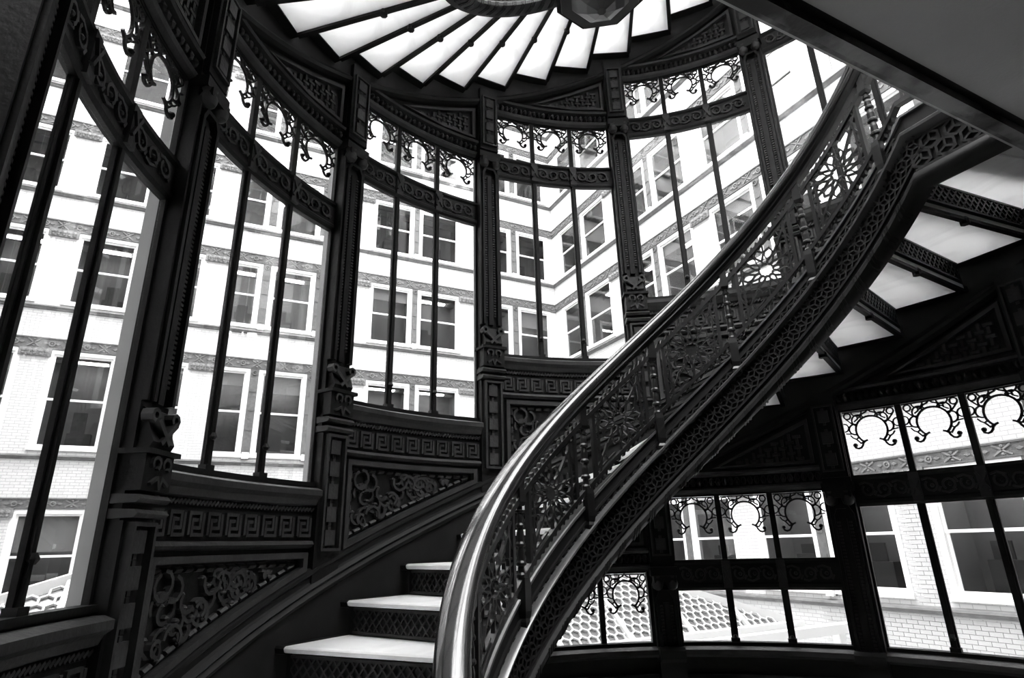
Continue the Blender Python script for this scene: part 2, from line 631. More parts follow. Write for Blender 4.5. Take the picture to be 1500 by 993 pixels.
def bar3(mb, p, q, w, h):
    d = (q - p).normalized()
    sd = d.cross(Vector((0, 0, 1))).normalized() * w / 2
    uu = sd.cross(d).normalized() * h / 2
    vs = []
    for e in (p, q):
        for a, b in ((-1, -1), (1, -1), (1, 1), (-1, 1)):
            vs.append(tuple(e + sd * a + uu * b - o0))
    mb._tube(vs, 4, 1)
fb = MB()
for p, q in ((c1, ape), (c2, ape), (c1, c2), (ape, back), (c2, b2), (c1, b1)):
    bar3(fb, p, q, .05, .05)
build('skylight_frame', fb, 'skyframe', sk)
# rafters and honeycomb bars on the near hip
ex = Vector((1, 0, 0))
mid = (c1 + c2) / 2
ez = (ape - mid)
hh_ = ez.length
ez.normalize()
for i in range(1, 12):
    x = -tt + 2 * tt * i / 12
    top = hh_ * (1 - abs(x) / tt)
    rb = MB()
    bar3(rb, mid + ex * x, mid + ex * x + ez * top, .022, .04)
    build('rafter', rb, 'skyframe', sk)
hex_ = MB()
nrm = ex.cross(ez).normalized()
cell = .056
def hexmap(a, n, z):
    return tuple(mid + ex * a + ez * z + nrm * n - o0)
def inside(a, z): return z > 0 and z < hh_ * (1 - abs(a) / tt)
for i in range(-50, 51):
    for j in range(0, int(hh_ / (cell * .75)) + 1):
        a = (i + .5 * (j % 2)) * cell * .92
        z = j * cell * .8
        pts = [(a, z + cell * .27), (a + cell * .46, z + .53 * cell - .0), ]
        p0, p1, p2, p3 = (a, z - cell * .27), (a, z + cell * .27), (a + cell * .46, z + cell * .53), (a - cell * .46, z + cell * .53)
        for s0_, s1_ in ((p0, p1), (p1, p2), (p1, p3)):
            if inside(*s0_) and inside(*s1_):
                hex_.stroke([s0_, s1_], .007, .0, .010)
ho = build('honeycomb_bars', hex_, 'skyframe', sk, hexmap)
ho['kind'] = 'stuff'
q = MB()
bar3(q, Vector((-tt - .4, c1.y - .05, ev - .03)), Vector((tt + .35, c1.y - .05, ev - .03)), .07, .05)
build('eave_gutter', q, 'skyframe', sk)
for i in range(8):
    x = -tt + (2 * tt + .3) * i / 7
    q = MB()
    bar3(q, Vector((x, c1.y, BOTZ + .05)), Vector((x + .001, c1.y, ev - .04)), .05, .05)
    build('eave_post', q, 'skyframe', sk)
q = MB()
for i in range(17):
    z0_ = 0
q.box(-tt, tt, 0, .06, -.62, -.56)
build('drain_pipe', q, 'skyframe', sk, lambda a, n, z: (a, c1.y - .1 + n - o0.y, z))

# ------------------------------------------------------------------ room shell
FL = -ZC
q = MB()
q.box(-2.2, 2.2, -2.6, .0, FL - .1, FL)
fl = struct(build('floor', q, 'floor', None, None, False, (0, 0, ZC)))
q = MB()
seg = 36
vs = [(0, 0, FL), (0, 0, FL - .1)]
fs = []
for i in range(seg + 1):
    a = rad(-92 + 184 * i / seg)
    vs += [(1.03 * math.sin(a), 1.03 * math.cos(a), FL), (1.03 * math.sin(a), 1.03 * math.cos(a), FL - .1)]
for i in range(seg):
    k = 2 + 2 * i
    fs += [(0, k, k + 2), (1, k + 3, k + 1), (k, k + 1, k + 3, k + 2)]
q.add(vs, fs)
struct(build('floor_oriel', q, 'floor', None, None, False, (0, 0, ZC)))
SE, SZ = -0.268, 0.65           # landing slab: front edge and soffit height
q = MB().box(-1.6, 1.6, -2.6, SE - .042, SZ + .004, SZ + .09)
ce = struct(build('ceiling', q, 'soffit', None, None, False, (0, 0, ZC)))
tb = empty('trim_1', (0, SE, ZC + SZ))
struct(tb)
q = MB()
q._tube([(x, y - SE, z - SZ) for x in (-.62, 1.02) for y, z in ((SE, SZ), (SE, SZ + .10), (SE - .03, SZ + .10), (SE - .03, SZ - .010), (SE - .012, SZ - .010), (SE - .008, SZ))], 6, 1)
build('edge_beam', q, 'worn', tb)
q = MB()
q._tube([(x, y - SE, z - SZ) for x in (-.62, 1.02) for y, z in ((SE + .006, SZ + .004), (SE + .006, SZ + .016), (SE, SZ + .016), (SE, SZ + .004))], 4, 1)
build('edge_bead', q, 'soffit', tb)
build('painted_shadow_line', MB().box(-.62, 1.02, -.045, -.028, .006, .02), 'iron', tb)  # black strip standing in for the shadow between beam and soffit
for nm, a0, a1, y0, y1 in (('wall_left', -1.7, -1.6, -2.6, 0.0), ('wall_right', 1.6, 1.7, -2.6, 0.0), ('wall_back', -1.7, 1.7, -2.7, -2.6)):
    struct(build(nm, MB().box(a0, a1, y0, y1, FL, 3.2), 'plaster', None, None, False, (0, 0, ZC)))
for nm, a0, a1 in (('wall_return_left', -1.6, -1.04), ('wall_return_right', 1.04, 1.6)):
    struct(build(nm, MB().box(a0, a1, -.06, -.001, FL, 3.2), 'iron', None, None, False, (0, 0, ZC)))
q = MB().box(-1.7, 1.7, -2.6, -1.9, 3.2, 3.3)
struct(build('ceiling_upper', q, 'plaster', None, None, False, (0, 0, ZC)))
# unseen roof of flat and conical glass, added to bring daylight to the stair
rf = struct(empty('ceiling_added_glass', (0, 0, ZC + 3.2)))
for i in range(6):
    x0_ = -1.6 + i * 3.2 / 6
    build('roof_pane', MB().box(x0_ + .02, x0_ + 3.2 / 6 - .02, -1.9, -.03, 0, .004), 'glass', rf)
    build('roof_rib', MB().box(x0_ - .02, x0_ + .02, -1.9, -.02, -.02, .02), 'iron', rf)
for i in range(12):
    a0, a1 = rad(-90 + 15 * i), rad(-75 + 15 * i)
    q = MB()
    vs = [(1.04 * math.sin(a0), 1.04 * math.cos(a0), 0), (1.04 * math.sin(a1), 1.04 * math.cos(a1), 0), (0, 0, .35)]
    q.add(vs + [(x, y, z - .004) for x, y, z in vs], [(0, 1, 2), (5, 4, 3), (0, 3, 4, 1), (1, 4, 5, 2), (2, 5, 3, 0)])
    build('roof_pane', q, 'glass', rf)
    q = MB()
    for dx in (1,):
        t = (math.cos(a0) * .012, -math.sin(a0) * .012)
        p, r_ = (1.05 * math.sin(a0), 1.05 * math.cos(a0), 0), (0, 0, .35)
        vs = []
        for e in (p, r_):
            for sa, dz in ((-1, -.02), (1, -.02), (1, .02), (-1, .02)):
                vs.append((e[0] + sa * t[0], e[1] + sa * t[1], e[2] + dz))
        q._tube(vs, 4, 1)
    build('roof_rib', q, 'iron', rf)

# ------------------------------------------------------------------ glazed bays
PW = 2 * AH / 3                 # one pane, centre to centre
MW = .019                       # mullion width
TR = .085                       # transom height
def fret_mesh():
    q = MB()
    n0, n1 = .003, .008
    w = PW - MW
    hw = w / 2
    cz, R1, st = -.058, .0395, .0050
    q.arc(0, cz, R1, -56, 236, st, n0, n1, 24)
    q.box(-hw, hw, n0, n1, -.0035, 0, 2)
    for sg in (-1, 1):
        for t, lr in ((8, .0150), (46, .0165)):
            c = (sg * (R1 + .002) * math.cos(rad(t)), cz + (R1 + .002) * math.sin(rad(t)))
            a = t if sg > 0 else 180 - t
            q.arc(c[0], c[1], lr, a - 100, a + 100, st * .8, n0, n1, 9)
        # onion top
        q.stroke([(sg * .0205, cz + R1 * .86), (sg * .0215, cz + R1 + .001), (sg * .016, cz + R1 + .008), (sg * .006, cz + R1 + .012), (0, cz + R1 + .0185)], st * .8, n0, n1)
        # corner circle, scallop from the head, small tie
        q.ring(sg * (hw - .0115), -.0125, .0088, st * .75, n0, n1, 10)
        q.arc(sg * .0295, -.002, .0135, 180, 360, st * .7, n0, n1, 7)
        q.stroke([(sg * .0295, -.0155), (sg * .0300, -.024), (sg * .040, -.030)], st * .7, n0, n1)
        q.stroke([(sg * .0215, cz + R1 + .001), (sg * .030, -.022)], st * .7, n0, n1)
        q.stroke([(sg * (hw - .006), -.020), (sg * .0475, -.034), (sg * .0430, -.0375)], st * .7, n0, n1)
        q.arc(sg * (hw + .002), -.045, .0115, 90 if sg > 0 else -90, 270 if sg > 0 else 90, st * .65, n0, n1, 7)
        q.stroke([(sg * (hw), -.062), (sg * .052, -.064)], st * .65, n0, n1)
        # foot: a small open cell against the arch, then a hook ending in a ball by the mullion
        q.stroke([(sg * .0352, cz - .0170), (sg * .0425, cz - .0225), (sg * .0335, cz - .0345), (sg * .0215, cz - .0295)], st * .75, n0, n1)
        q.stroke([(sg * .0425, cz - .0225), (sg * .0500, cz - .0180), (sg * .0560, cz - .0100)], st * .7, n0, n1)
        q.stroke([(sg * .0150, cz - .0270), (sg * .0215, cz - .0295), (sg * .0275, cz - .0345), (sg * .0300, cz - .0410), (sg * .0350, cz - .0470), (sg * .0420, cz - .0490), (sg * .0490, cz - .0460), (sg * .0510, cz - .0400)], st * .95, n0, n1)
        q.dome(sg * .0490, cz - .0385, .0066, .0066, n0, .010, 8)
    return q

_f = build('fretwork', fret_mesh(), 'iron', None, outer)
FRET = _f.data
bpy.data.objects.remove(_f)

def pane_x(i): return -AH + PW * (i + .5)

def transom_parts(parent, z):
    """z = lower edge of the transom band"""
    q = MB()
    g = 12
    q.prof(-AH, AH, [(.0, z), (.014, z), (.018, z + .008), (.018, z + .016), (.014, z + .020), (.014, z + TR - .014), (.020, z + TR - .008), (.020, z + TR), (.0, z + TR)], g)
    t = build('transom', q, 'iron', parent, outer)
    q = MB()
    zc = z + .044
    for i in range(3):
        for k in range(3):
            c = pane_x(i) + (k - 1) * .040
            sg = 1 if (k % 2) else -1
            q.arc(c, zc, .014, -60 * sg, 230 * sg, .005, .0135, .020, 8)
            q.dome(c + .002, zc, .006, .006, .0135, .008, 6)
            q.stroke([(c - .02, zc - sg * .016), (c - .006, zc - sg * .020), (c + .014, zc - sg * .012)], .005, .0135, .019)
            q.stroke([(c + .014, zc + sg * .016), (c + .02, zc + sg * .004)], .005, .0135, .019)
    build('scroll_relief', q, 'iron_panel', t, outer)['kind'] = 'stuff'
    for i in (1, 2):
        c = -AH + PW * i
        q = MB()
        q.box(c - .012, c + .012, .013, .024, z + .006, z + TR - .004)
        for sg in (-1, 1):
            q.stroke([(c - .011, zc + sg * .022), (c, zc), (c + .011, zc + sg * .022)], .006, .023, .029)
        build('rosette_block', q, 'iron_panel', t, outer)
    return t

def glazed_bay(name, phi, zsill, ztr, zfr, levels):
    """window with three lights below and three fretted lights above the transom; heights relative to eye level"""
    loc, rz = place(phi, zsill)
    root = struct(empty(name, loc, rz))
    z = lambda v: v - zsill
    q = MB()
    q.box(-AH, -AH + .006, .0, .012, 0, z(zfr), 1).box(AH - .006, AH, .0, .012, 0, z(zfr), 1)
    q.box(-AH, AH, -.004, .022, 0, .010, 12)
    q.box(-AH, AH, .0, .010, z(zfr) - .005, z(zfr), 12)
    build('frame', q, 'iron', root, outer)
    transom_parts(root, z(ztr))
    for i in (1, 2):
        c = -AH + PW * i
        q = MB()
        q.box(c - MW / 2, c + MW / 2, .002, .010, .008, z(ztr))
        q.box(c - MW / 4, c + MW / 4, .010, .015, .008, z(ztr))
        q.box(c - MW * .62, c + MW * .62, .0, .018, .004, .020)
        q.lathe([(.004, z(ztr) * .10), (.008, z(ztr) * .10 + .006), (.004, z(ztr) * .10 + .014)], 8, c, .016)
        build('mullion', q, 'iron', root, outer)
        q = MB().box(c - .008, c + .008, -.001, .009, z(ztr) + TR, z(zfr))
        build('upper_mullion', q, 'iron', root, outer)
    for i in range(3):
        c = pane_x(i)
        build('pane', MB().box(c - PW / 2 + MW / 2, c + PW / 2 - MW / 2, .005, .0065, .010, z(ztr), 3), 'glass', root, outer)
        build('pane', MB().box(c - PW / 2 + .008, c + PW / 2 - .008, .0005, .0015, z(ztr) + TR, z(zfr) - .006, 3), 'glass', root, outer)
        # fretwork hangs under the head of each light
        loc2 = (math.sin(c), math.cos(c) - 1, z(zfr) - .006)
        put('fretwork', FRET, root, loc2, -c)
    return root

proto = None
for b in range(1, 7):
    if proto is None:
        proto = glazed_bay('window_1', bayc(1), us(1), ut(1), uf(1), 0)
    else:
        w = copy_tree(proto)
        w.name = 'window_%d' % b
        l, rz = place(bayc(b), us(b))
        w.location = [S * c for c in l]
        w.rotation_euler = (0, 0, rz)
LSILL = -0.285
for k, b in enumerate((4, 5, 6)):
    if b == 4:
        # shallow bay: fretted lights only, standing on the sill
        loc, rz = place(bayc(4), LSILL)
        root = struct(empty('window_7', loc, rz))
        zf = uf(4) - H - LSILL
        q = MB()
        q.box(-AH, -AH + .010, -.006, .022, 0, zf).box(AH - .010, AH, -.006, .022, 0, zf)
        q.box(-AH, AH, -.006, .022, 0, .010, 12).box(-AH, AH, .0, .010, zf - .005, zf, 12)
        build('frame', q, 'iron', root, outer)
        for i in (1, 2):
            c = -AH + PW * i
            build('upper_mullion', MB().box(c - .008, c + .008, -.001, .009, .008, zf), 'iron', root, outer)
        for i in range(3):
            c = pane_x(i)
            build('pane', MB().box(c - PW / 2 + .008, c + PW / 2 - .008, .0005, .0015, .010, zf - .006, 3), 'glass', root, outer)
            put('fretwork', FRET, root, (math.sin(c), math.cos(c) - 1, zf - .006), -c)
    else:
        glazed_bay('window_%d' % (b + 3), bayc(b), LSILL, ut(b) - H, uf(b) - H, 0)

# upper storey windows of the same oriel, lighting the flight overhead
for b in range(1, 7):
    w = copy_tree(proto)
    w.name = 'window_%d' % (b + 9)
    l, rz = place(bayc(b), us(b) + H)
    w.location = [S * c for c in l]
    w.rotation_euler = (0, 0, rz)

# ------------------------------------------------------------------ spandrel panels below the upper lights
def hz(a): return SLR * a       # rise of the stair within a bay, a in radians

SB = -.060                      # underside of the wall string, relative to the pitch line
ST = .190                       # top of the wall string
_b = build('bead', MB().prof(-.009, .009, [(0, -.0055), (.007, -.0045), (.011, 0), (.007, .0045), (0, .0055)]), 'iron_panel', None, lambda a, n, z: (a, -n, z))
BEAD = _b.data
bpy.data.objects.remove(_b)
def spandrel():
    """local z = 0 at the sill of the bay; pitch line at bay centre = off"""
    root = empty('spandrel_panel')
    tag(root, 'dark iron spandrel panel with scroll relief beneath a glazed bay', 'panel', 'relief panels beneath the glazed bays')
    off = SL * bayc(3) - us(3)  # w=0 line at the bay centre relative to the sill
    g = 10
    q = MB()
    vs = []
    for i in range(g + 1):      # backing plate down to the string
        a = -AH + 2 * AH * i / g
        vs += [(a, -.02, off + ST - .03 + hz(a)), (a, .016, off + ST - .03 + hz(a)), (a, .016, 0), (a, -.02, 0)]
    q._tube(vs, 4, g)
    build('backing_plate', q, 'iron', root, outer)
    q = MB().prof(-AH, AH, [(-.01, -.004), (.034, -.004), (.050, -.010), (.050, -.022), (.038, -.030), (.032, -.042), (.016, -.048), (-.01, -.048)], 14)
    build('sill', q, 'iron_panel', root, outer)
    q = MB()
    for i in range(46):         # rope moulding
        a = -AH + 2 * AH * (i + .5) / 46
        q.stroke([(a - .005, -.056), (a + .005, -.048)], .0052, .016, .027)
    build('rope_moulding', q, 'iron_panel', root, outer)['kind'] = 'stuff'
    q = MB().box(-AH, AH, .014, .020, -.118, -.060, g)
    bd = build('interlace_band', q, 'iron', root, outer)
    q = MB()
    for i in range(9):
        c = -AH + 2 * AH * (i + .5) / 9
        q.stroke([(c - .018, -.108), (c - .018, -.070), (c + .010, -.070), (c + .010, -.096), (c - .008, -.096)], .006, .019, .026)
        q.stroke([(c + .018, -.070), (c + .018, -.108), (c - .010, -.108), (c - .010, -.082), (c + .004, -.082)], .006, .019, .026)
    build('interlace_relief', q, 'iron_panel', bd, outer)['kind'] = 'stuff'
    q = MB().prof(-AH, AH, [(.01, -.118), (.030, -.120), (.034, -.127), (.026, -.134), (.01, -.136)], 14)
    build('moulding', q, 'iron_panel', root, outer)
    # framed relief field: level head, raking foot
    aL, aR = -AH + .018, AH - .022
    zt = -.150
    zb = lambda a: off + ST + .012 + hz(a)
    fr = [(aL, zb(aL)), (aL, zt), (aR, zt), (aR, max(zb(aR), zt - .04) if zb(aR) < zt - .012 else zt - .012)]
    q = MB()
    pts = []
    for (p, r_) in zip(fr, fr[1:] + fr[:1]):
        k = max(1, int(math.hypot(p[0] - r_[0], p[1] - r_[1]) / .05))
        pts += [(p[0] + (r_[0] - p[0]) * i / k, p[1] + (r_[1] - p[1]) * i / k) for i in range(k)]
    q.stroke(pts, .012, .014, .036, True)
    build('panel_frame', q, 'iron_panel', root, outer)
    for (p, r_) in zip(fr, fr[1:] + fr[:1]):
        L_ = math.hypot(p[0] - r_[0], p[1] - r_[1])
        k = int(L_ / .026)
        dx, dz = (r_[0] - p[0]) / L_, (r_[1] - p[1]) / L_
        for i in range(1, k):
            t = L_ * i / k
            # beads sit inside the frame
            ca, cz_ = p[0] + dx * t + dz * .016, p[1] + dz * t - dx * .016
            bo = put('bead', BEAD, root, outer(ca, .015, cz_))
            bo.rotation_euler = (0, -math.atan2(dz, dx), -ca)
    q = MB()
    rr = random.Random(3)
    for i in range(70):
        a = aL + .03 + (aR - aL - .06) * rr.random()
        lo = zb(a) + .026
        hi = zt - .024
        if hi - lo < .012:
            continue
        z = lo + (hi - lo) * rr.random()
        t0 = 360 * rr.random()
        r0 = min(.022, (hi - lo) * .45) * (.5 + .5 * rr.random())
        z = min(max(z, lo + r0 * .6), hi - r0 * .6)
        q.arc(a, z, r0, t0, t0 + 200, .006, .015, .021 + .008 * rr.random(), 6)
        q.dome(a + r0 * math.cos(rad(t0)), z + r0 * math.sin(rad(t0)), .008, .006, .015, .012, 6)
    build('leaf_relief', q, 'iron_panel', root, outer)['kind'] = 'stuff'
    return root

sp = None
for b in range(1, 7):
    o = spandrel() if sp is None else copy_tree(sp)
    o['label'] = 'dark iron relief panel beneath the %s tall glazed bay up the stair' % ['first', 'second', 'third', 'fourth', 'fifth', 'sixth'][b - 1]
    sp = sp or o
    l, rz = place(bayc(b), us(b))
    o.location = [S * c for c in l]
    o.rotation_euler = (0, 0, rz)

# ------------------------------------------------------------------ panels between the heads of the lights and the flight above
def headpanel(weave):
    """local z = 0 at the head of the fretted lights"""
    root = empty('head_panel')
    off = SL * bayc(3) + H - uf(3)
    g = 12
    q = MB()
    vs = []
    for i in range(g + 1):
        a = -AH + 2 * AH * i / g
        vs += [(a, .001, 0), (a, .012, 0), (a, .012, off + SB + .06 + hz(a)), (a, .001, off + SB + .06 + hz(a))]
    q._tube(vs, 4, g)
    build('backing_plate', q, 'iron', root, outer)
    q = MB().prof(-AH, AH, [(.001, 0), (.012, 0), (.022, .006), (.026, .014), (.020, .020), (.001, .020)], 14)
    q.prof(-AH, AH, [(.01, .050), (.030, .052), (.034, .058), (.026, .066), (.01, .066)], 14)
    build('head_moulding', q, 'iron_panel', root, outer)
    q = MB()
    for i in range(24):
        c = -AH + 2 * AH * (i + .5) / 24
        q.dome(c, .036, .0085, .014, .012, .016, 6)
    build('egg_course', q, 'iron_panel', root, outer)['kind'] = 'stuff'
    # raking frame and, inside it, a woven field
    zt = lambda a: off + SB - .012 + hz(a)
    aR = AH - .016
    a0 = (.092 - off - SB + .012) / SLR
    a0 = max(a0, -AH + .02)
    pts = [(a0, .078), (aR * .4, .078), (aR, .078), (aR, zt(aR) - .01), (aR * .4, zt(aR * .4) - .01)]
    q = MB().stroke(pts, .010, .01, .026, True)
    build('panel_frame', q, 'iron_panel', root, outer)
    q = MB()
    nn = 13
    for i in range(nn):
        for j in range(9):
            a = a0 + (aR - a0) * (i + .5) / nn
            z = .090 + j * .016
            if z + .014 < zt(a) - .012 and a < aR - .012:
                if weave:
                    if (i + j) % 2:
                        q.box(a - .011, a + .011, .012, .022, z - .004, z + .004)
                    else:
                        q.box(a - .004, a + .004, .012, .022, z - .010, z + .010)
                else:
                    q.dome(a, z, .009, .006, .012, .005, 6)
    build('woven_field', q, 'iron_panel', root, outer)['kind'] = 'stuff'
    return root

hp = headpanel(True)
first = True
for st, bays in ((0, range(1, 7)), (1, (4, 5, 6))):
    for b in bays:
        o = hp if first else copy_tree(hp)
        first = False
        l, rz = place(bayc(b), uf(b) - H * st)
        o.location = [S * c for c in l]
        o.rotation_euler = (0, 0, rz)
        if st == 0:
            tag(o, 'triangular iron panel under the overhead flight, above the %s tall glazed bay up the stair' % ['first', 'second', 'third', 'fourth', 'fifth', 'sixth'][b - 1], 'panel', 'raking panels under the overhead flight')
        else:
            tag(o, 'triangular iron panel under the railed flight, above the %s low window' % {4: 'shallowest', 5: 'middle', 6: 'tallest'}[b], 'panel', 'raking panels under the railed flight')

# ------------------------------------------------------------------ pilasters between the bays
_b = build('raised_square', MB().box(-.014, .014, 0, .010, -.017, .017).box(-.004, .004, 0, .006, -.025, .025), 'iron_panel', None, lambda a, n, z: (a, -n, z))
SQUARE = _b.data
bpy.data.objects.remove(_b)
def post_parts(root, zb, zblock, zknob, ztop, squares=True):
    """heights relative to root origin; bottom zb, carved block at zblock, knob capital at zknob, top ztop"""
    w = HW
    # main body
    q = MB()
    q.box(-w, w, -.003, .030, zb, ztop, 2)
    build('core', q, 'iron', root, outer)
    build('outer_casing', MB().box(-w + .006, w - .006, -.030, -.0035, zb, ztop), 'casing', root, outer)
    def squares_run(z0, z1):
        q = MB()
        q.stroke([(-w * .72, z0), (-w * .72, z1), (w * .72, z1), (w * .72, z0)], .006, .028, .050, True)
        s = build('square_panel', q, 'iron_panel', root, outer)
        k = max(1, int((z1 - z0) / .048))
        for i in range(k):
            put('raised_square', SQUARE, s, outer(0, .034, z0 + (z1 - z0) * (i + .5) / k))
    if zblock - .1 > zb + .05:
        q = MB().box(-w, w, .03, .036, zb, zblock - .09)
        build('face', q, 'iron', root, outer)
        zz = zblock - .095
        lo = max(zb + .02, zz - .26)
        squares_run(lo, zz)
        if lo - zb > .09:
            squares_run(zb + .02, lo - .03)
        q = MB()
        for dz in (-.058, -.080):
            q.prof(-w - .004, w + .004, [(-.0, zblock + dz - .008), (.052, zblock + dz - .006), (.058, zblock + dz), (.052, zblock + dz + .006), (0, zblock + dz + .008)], 2)
        build('ring_moulding', q, 'iron_panel', root, outer)
        q = MB().box(-w, w, 0, .054, zblock - .046, zblock + .010, 2)
        q.box(-w - .006, w + .006, 0, .062, zblock + .010, zblock + .018, 2)
        bl = build('carved_block', q, 'iron', root, outer)
        q = MB()
        for sg in (-1, 1):
            q.arc(sg * .014, zblock - .004, .010, -60, 220, .005, .053, .060, 8)
            q.stroke([(0, zblock - .044), (sg * .006, zblock - .026), (sg * .024, zblock - .036)], .005, .053, .060)
        build('block_relief', q, 'iron_panel', bl, outer)['kind'] = 'stuff'
        # sloped console with two scrolls, foot of the shaft
        q = MB()
        q._tube([(a, n, z) for a in (-w * .8, w * .8) for n, z in ((0, zblock + .018), (.050, zblock + .018), (.056, zblock + .030), (.034, zblock + .085), (0, zblock + .100))], 5, 1)
        cs = build('console', q, 'iron', root, outer)
        q = MB()
        for sg in (-1, 1):
            q.ring(sg * w * .75, zblock + .072, .009, .006, .034, .054, 8)
            q.stroke([(sg * w * .7, zblock + .064), (0, zblock + .040), (-sg * w * .3, zblock + .028)], .008, .04, .060)
        build('scrolls', q, 'iron_panel', cs, outer)
    # reeded shaft
    s0, s1 = zblock + .095, zknob - .055
    q = MB()
    q.stroke([(-.026, s0), (-.026, s1 - .02), (-.016, s1), (.016, s1), (.026, s1 - .02), (.026, s0)], .008, .028, .046)
    q.box(-w * 1.0, -w * .86, .03, .040, s0, s1 + .02).box(w * .86, w * 1.0, .03, .040, s0, s1 + .02)
    q.box(-.008, .008, .028, .040, s0, s1 - .03)
    sh = build('shaft', q, 'iron', root, outer)
    q = MB()
    k = int((s1 - s0 - .06) / .009)
    for i in range(k):
        z = s0 + .03 + i * .009
        q.box(-.019, -.011, .028, .038, z, z + .005)
        q.box(.011, .019, .028, .038, z, z + .005)
    build('reeding', q, 'iron_panel', sh, outer)['kind'] = 'stuff'
    # knob capital
    q = MB()
    q.box(-w - .004, w + .004, 0, .050, zknob - .012, zknob + .012, 2)
    q.box(-w * .9, w * .9, 0, .058, zknob - .030, zknob - .012, 2)
    kc = build('capital', q, 'iron', root, outer)
    for sg in (-1, 1):
        q = MB()
        q.lathe([(.004, zknob - .052), (.014, zknob - .046), (.018, zknob - .034), (.014, zknob - .022), (.016, zknob - .012)], 10, sg * .022, .044)
        build('knob', q, 'iron_panel', kc, outer, True)
    # block panel above the capital
    if ztop - zknob > .12:
        q = MB().box(-w * .95, w * .95, .02, .044, zknob + .026, ztop, 2)
        build('upper_face', q, 'iron', root, outer)
        q = MB()
        z0, z1 = zknob + .045, ztop - .04
        q.stroke([(-w * .7, z0), (-w * .7, z1), (w * .7, z1), (w * .7, z0)], .005, .042, .052, True)
        us_ = build('upper_panel', q, 'iron_panel', root, outer)
        k = max(1, int((z1 - z0) / .05))
        for i in range(k):
            put('raised_square', SQUARE, us_, outer(0, .041, z0 + (z1 - z0) * (i + .5) / k))

def pilaster(phi, zb, zblock, zknob, ztop, label, group):
    l, rz = place(phi, zb)
    root = empty('pilaster', l, rz)
    tag(root, label, 'pilaster', group)
    post_parts(root, 0, zblock - zb, zknob - zb, ztop - zb)
    return root

ORD = ['first', 'second', 'third', 'fourth', 'fifth', 'sixth', 'seventh']
first = None
for k in range(7):
    zb = SL * POST[k] + ST - .05
    zt = SL * POST[k] + H + SB + .05
    if k == 0:
        pass
    l, rz = place(POST[k], zb)
    if first is None:
        first = pilaster(POST[k], zb, us(k + 1), uf(k), zt, 'first tall dark iron pilaster up the stair, beside the lowest glazed bay', 'tall iron pilasters')
    else:
        o = copy_tree(first)
        o['label'] = ORD[k] + ' tall dark iron pilaster up the stair, rising above the railed flight'
        o.location = [S * c for c in l]
        o.rotation_euler = (0, 0, rz)
for k in (3, 4, 5, 6):
    zk = uf(k) - H
    zt = SL * POST[k] + SB + .03
    zb = min(LSILL - .02, zk - .16)
    l, rz = place(POST[k], zb)
    root = empty('pilaster', l, rz)
    tag(root, {3: 'short dark iron pilaster on the low sill, under the lowest part of the flight', 4: 'short dark iron pilaster on the low sill between the shallowest and middle low windows', 5: 'short dark iron pilaster on the low sill between the middle and tallest low windows', 6: 'short dark iron pilaster on the low sill beyond the tallest low window'}[k], 'pilaster', 'short iron pilasters under the stair')
    post_parts(root, 0, -.2 + 0.0, zk - zb, zt - zb)
# ------------------------------------------------------------------ low wall and sill under the right-hand lights, solid wall under the rest
q = MB()
q.box(rad(POST[0]) - .06, rad(POST[6]) + .06, -.03, .014, FL, LSILL - .02, 60)
vs = []
a0, a1 = rad(POST[0]) - .06, rad(POST[3]) + .03
for i in range(31):
    a = a0 + (a1 - a0) * i / 30
    t = max(FL, SL * math.degrees(a) + ST - .03)
    vs += [(a, -.028, FL - .002), (a, .012, FL - .002), (a, .012, t), (a, -.028, t)]
q._tube(vs, 4, 30)
struct(build('wall_oriel', q, 'iron', None, lambda a, n, z: ((1 - n) * math.sin(a), (1 - n) * math.cos(a), z + ZC)))
cylmap = lambda a, n, z: ((1 - n) * math.sin(a), (1 - n) * math.cos(a), z + ZC)
t2 = struct(empty('trim_2', W(50, 1.0, LSILL - .1), 0))
base = W(50, 1.0, LSILL - .1)
tmap = lambda a, n, z: ((1 - n) * math.sin(a) - base[0], (1 - n) * math.cos(a) - base[1], z + ZC - base[2])
for b in (4, 5, 6):
    c = rad(bayc(b))
    q = MB().prof(c - AH, c + AH, [(-.02, LSILL + .004), (.034, LSILL), (.046, LSILL - .006), (.048, LSILL - .018), (.036, LSILL - .026), (-.02, LSILL - .026)], 12)
    build('sill', q, 'iron_panel', t2, tmap)
    q = MB().prof(c - AH, c + AH, [(0, LSILL - .07), (.030, LSILL - .07), (.036, LSILL - .078), (.026, LSILL - .09), (0, LSILL - .09)], 12)
    build('dado_moulding', q, 'iron', t2, tmap)
for k in (3, 4, 5, 6):
    c = rad(POST[k])
    q = MB().prof(c - HW, c + HW, [(-.02, LSILL + .002), (.060, LSILL + .002), (.070, LSILL - .006), (.070, LSILL - .026), (.056, LSILL - .036), (.056, FL + ZC * 0 + .002), (-.02, FL + .002)], 3)
    build('pedestal', q, 'iron', t2, tmap)

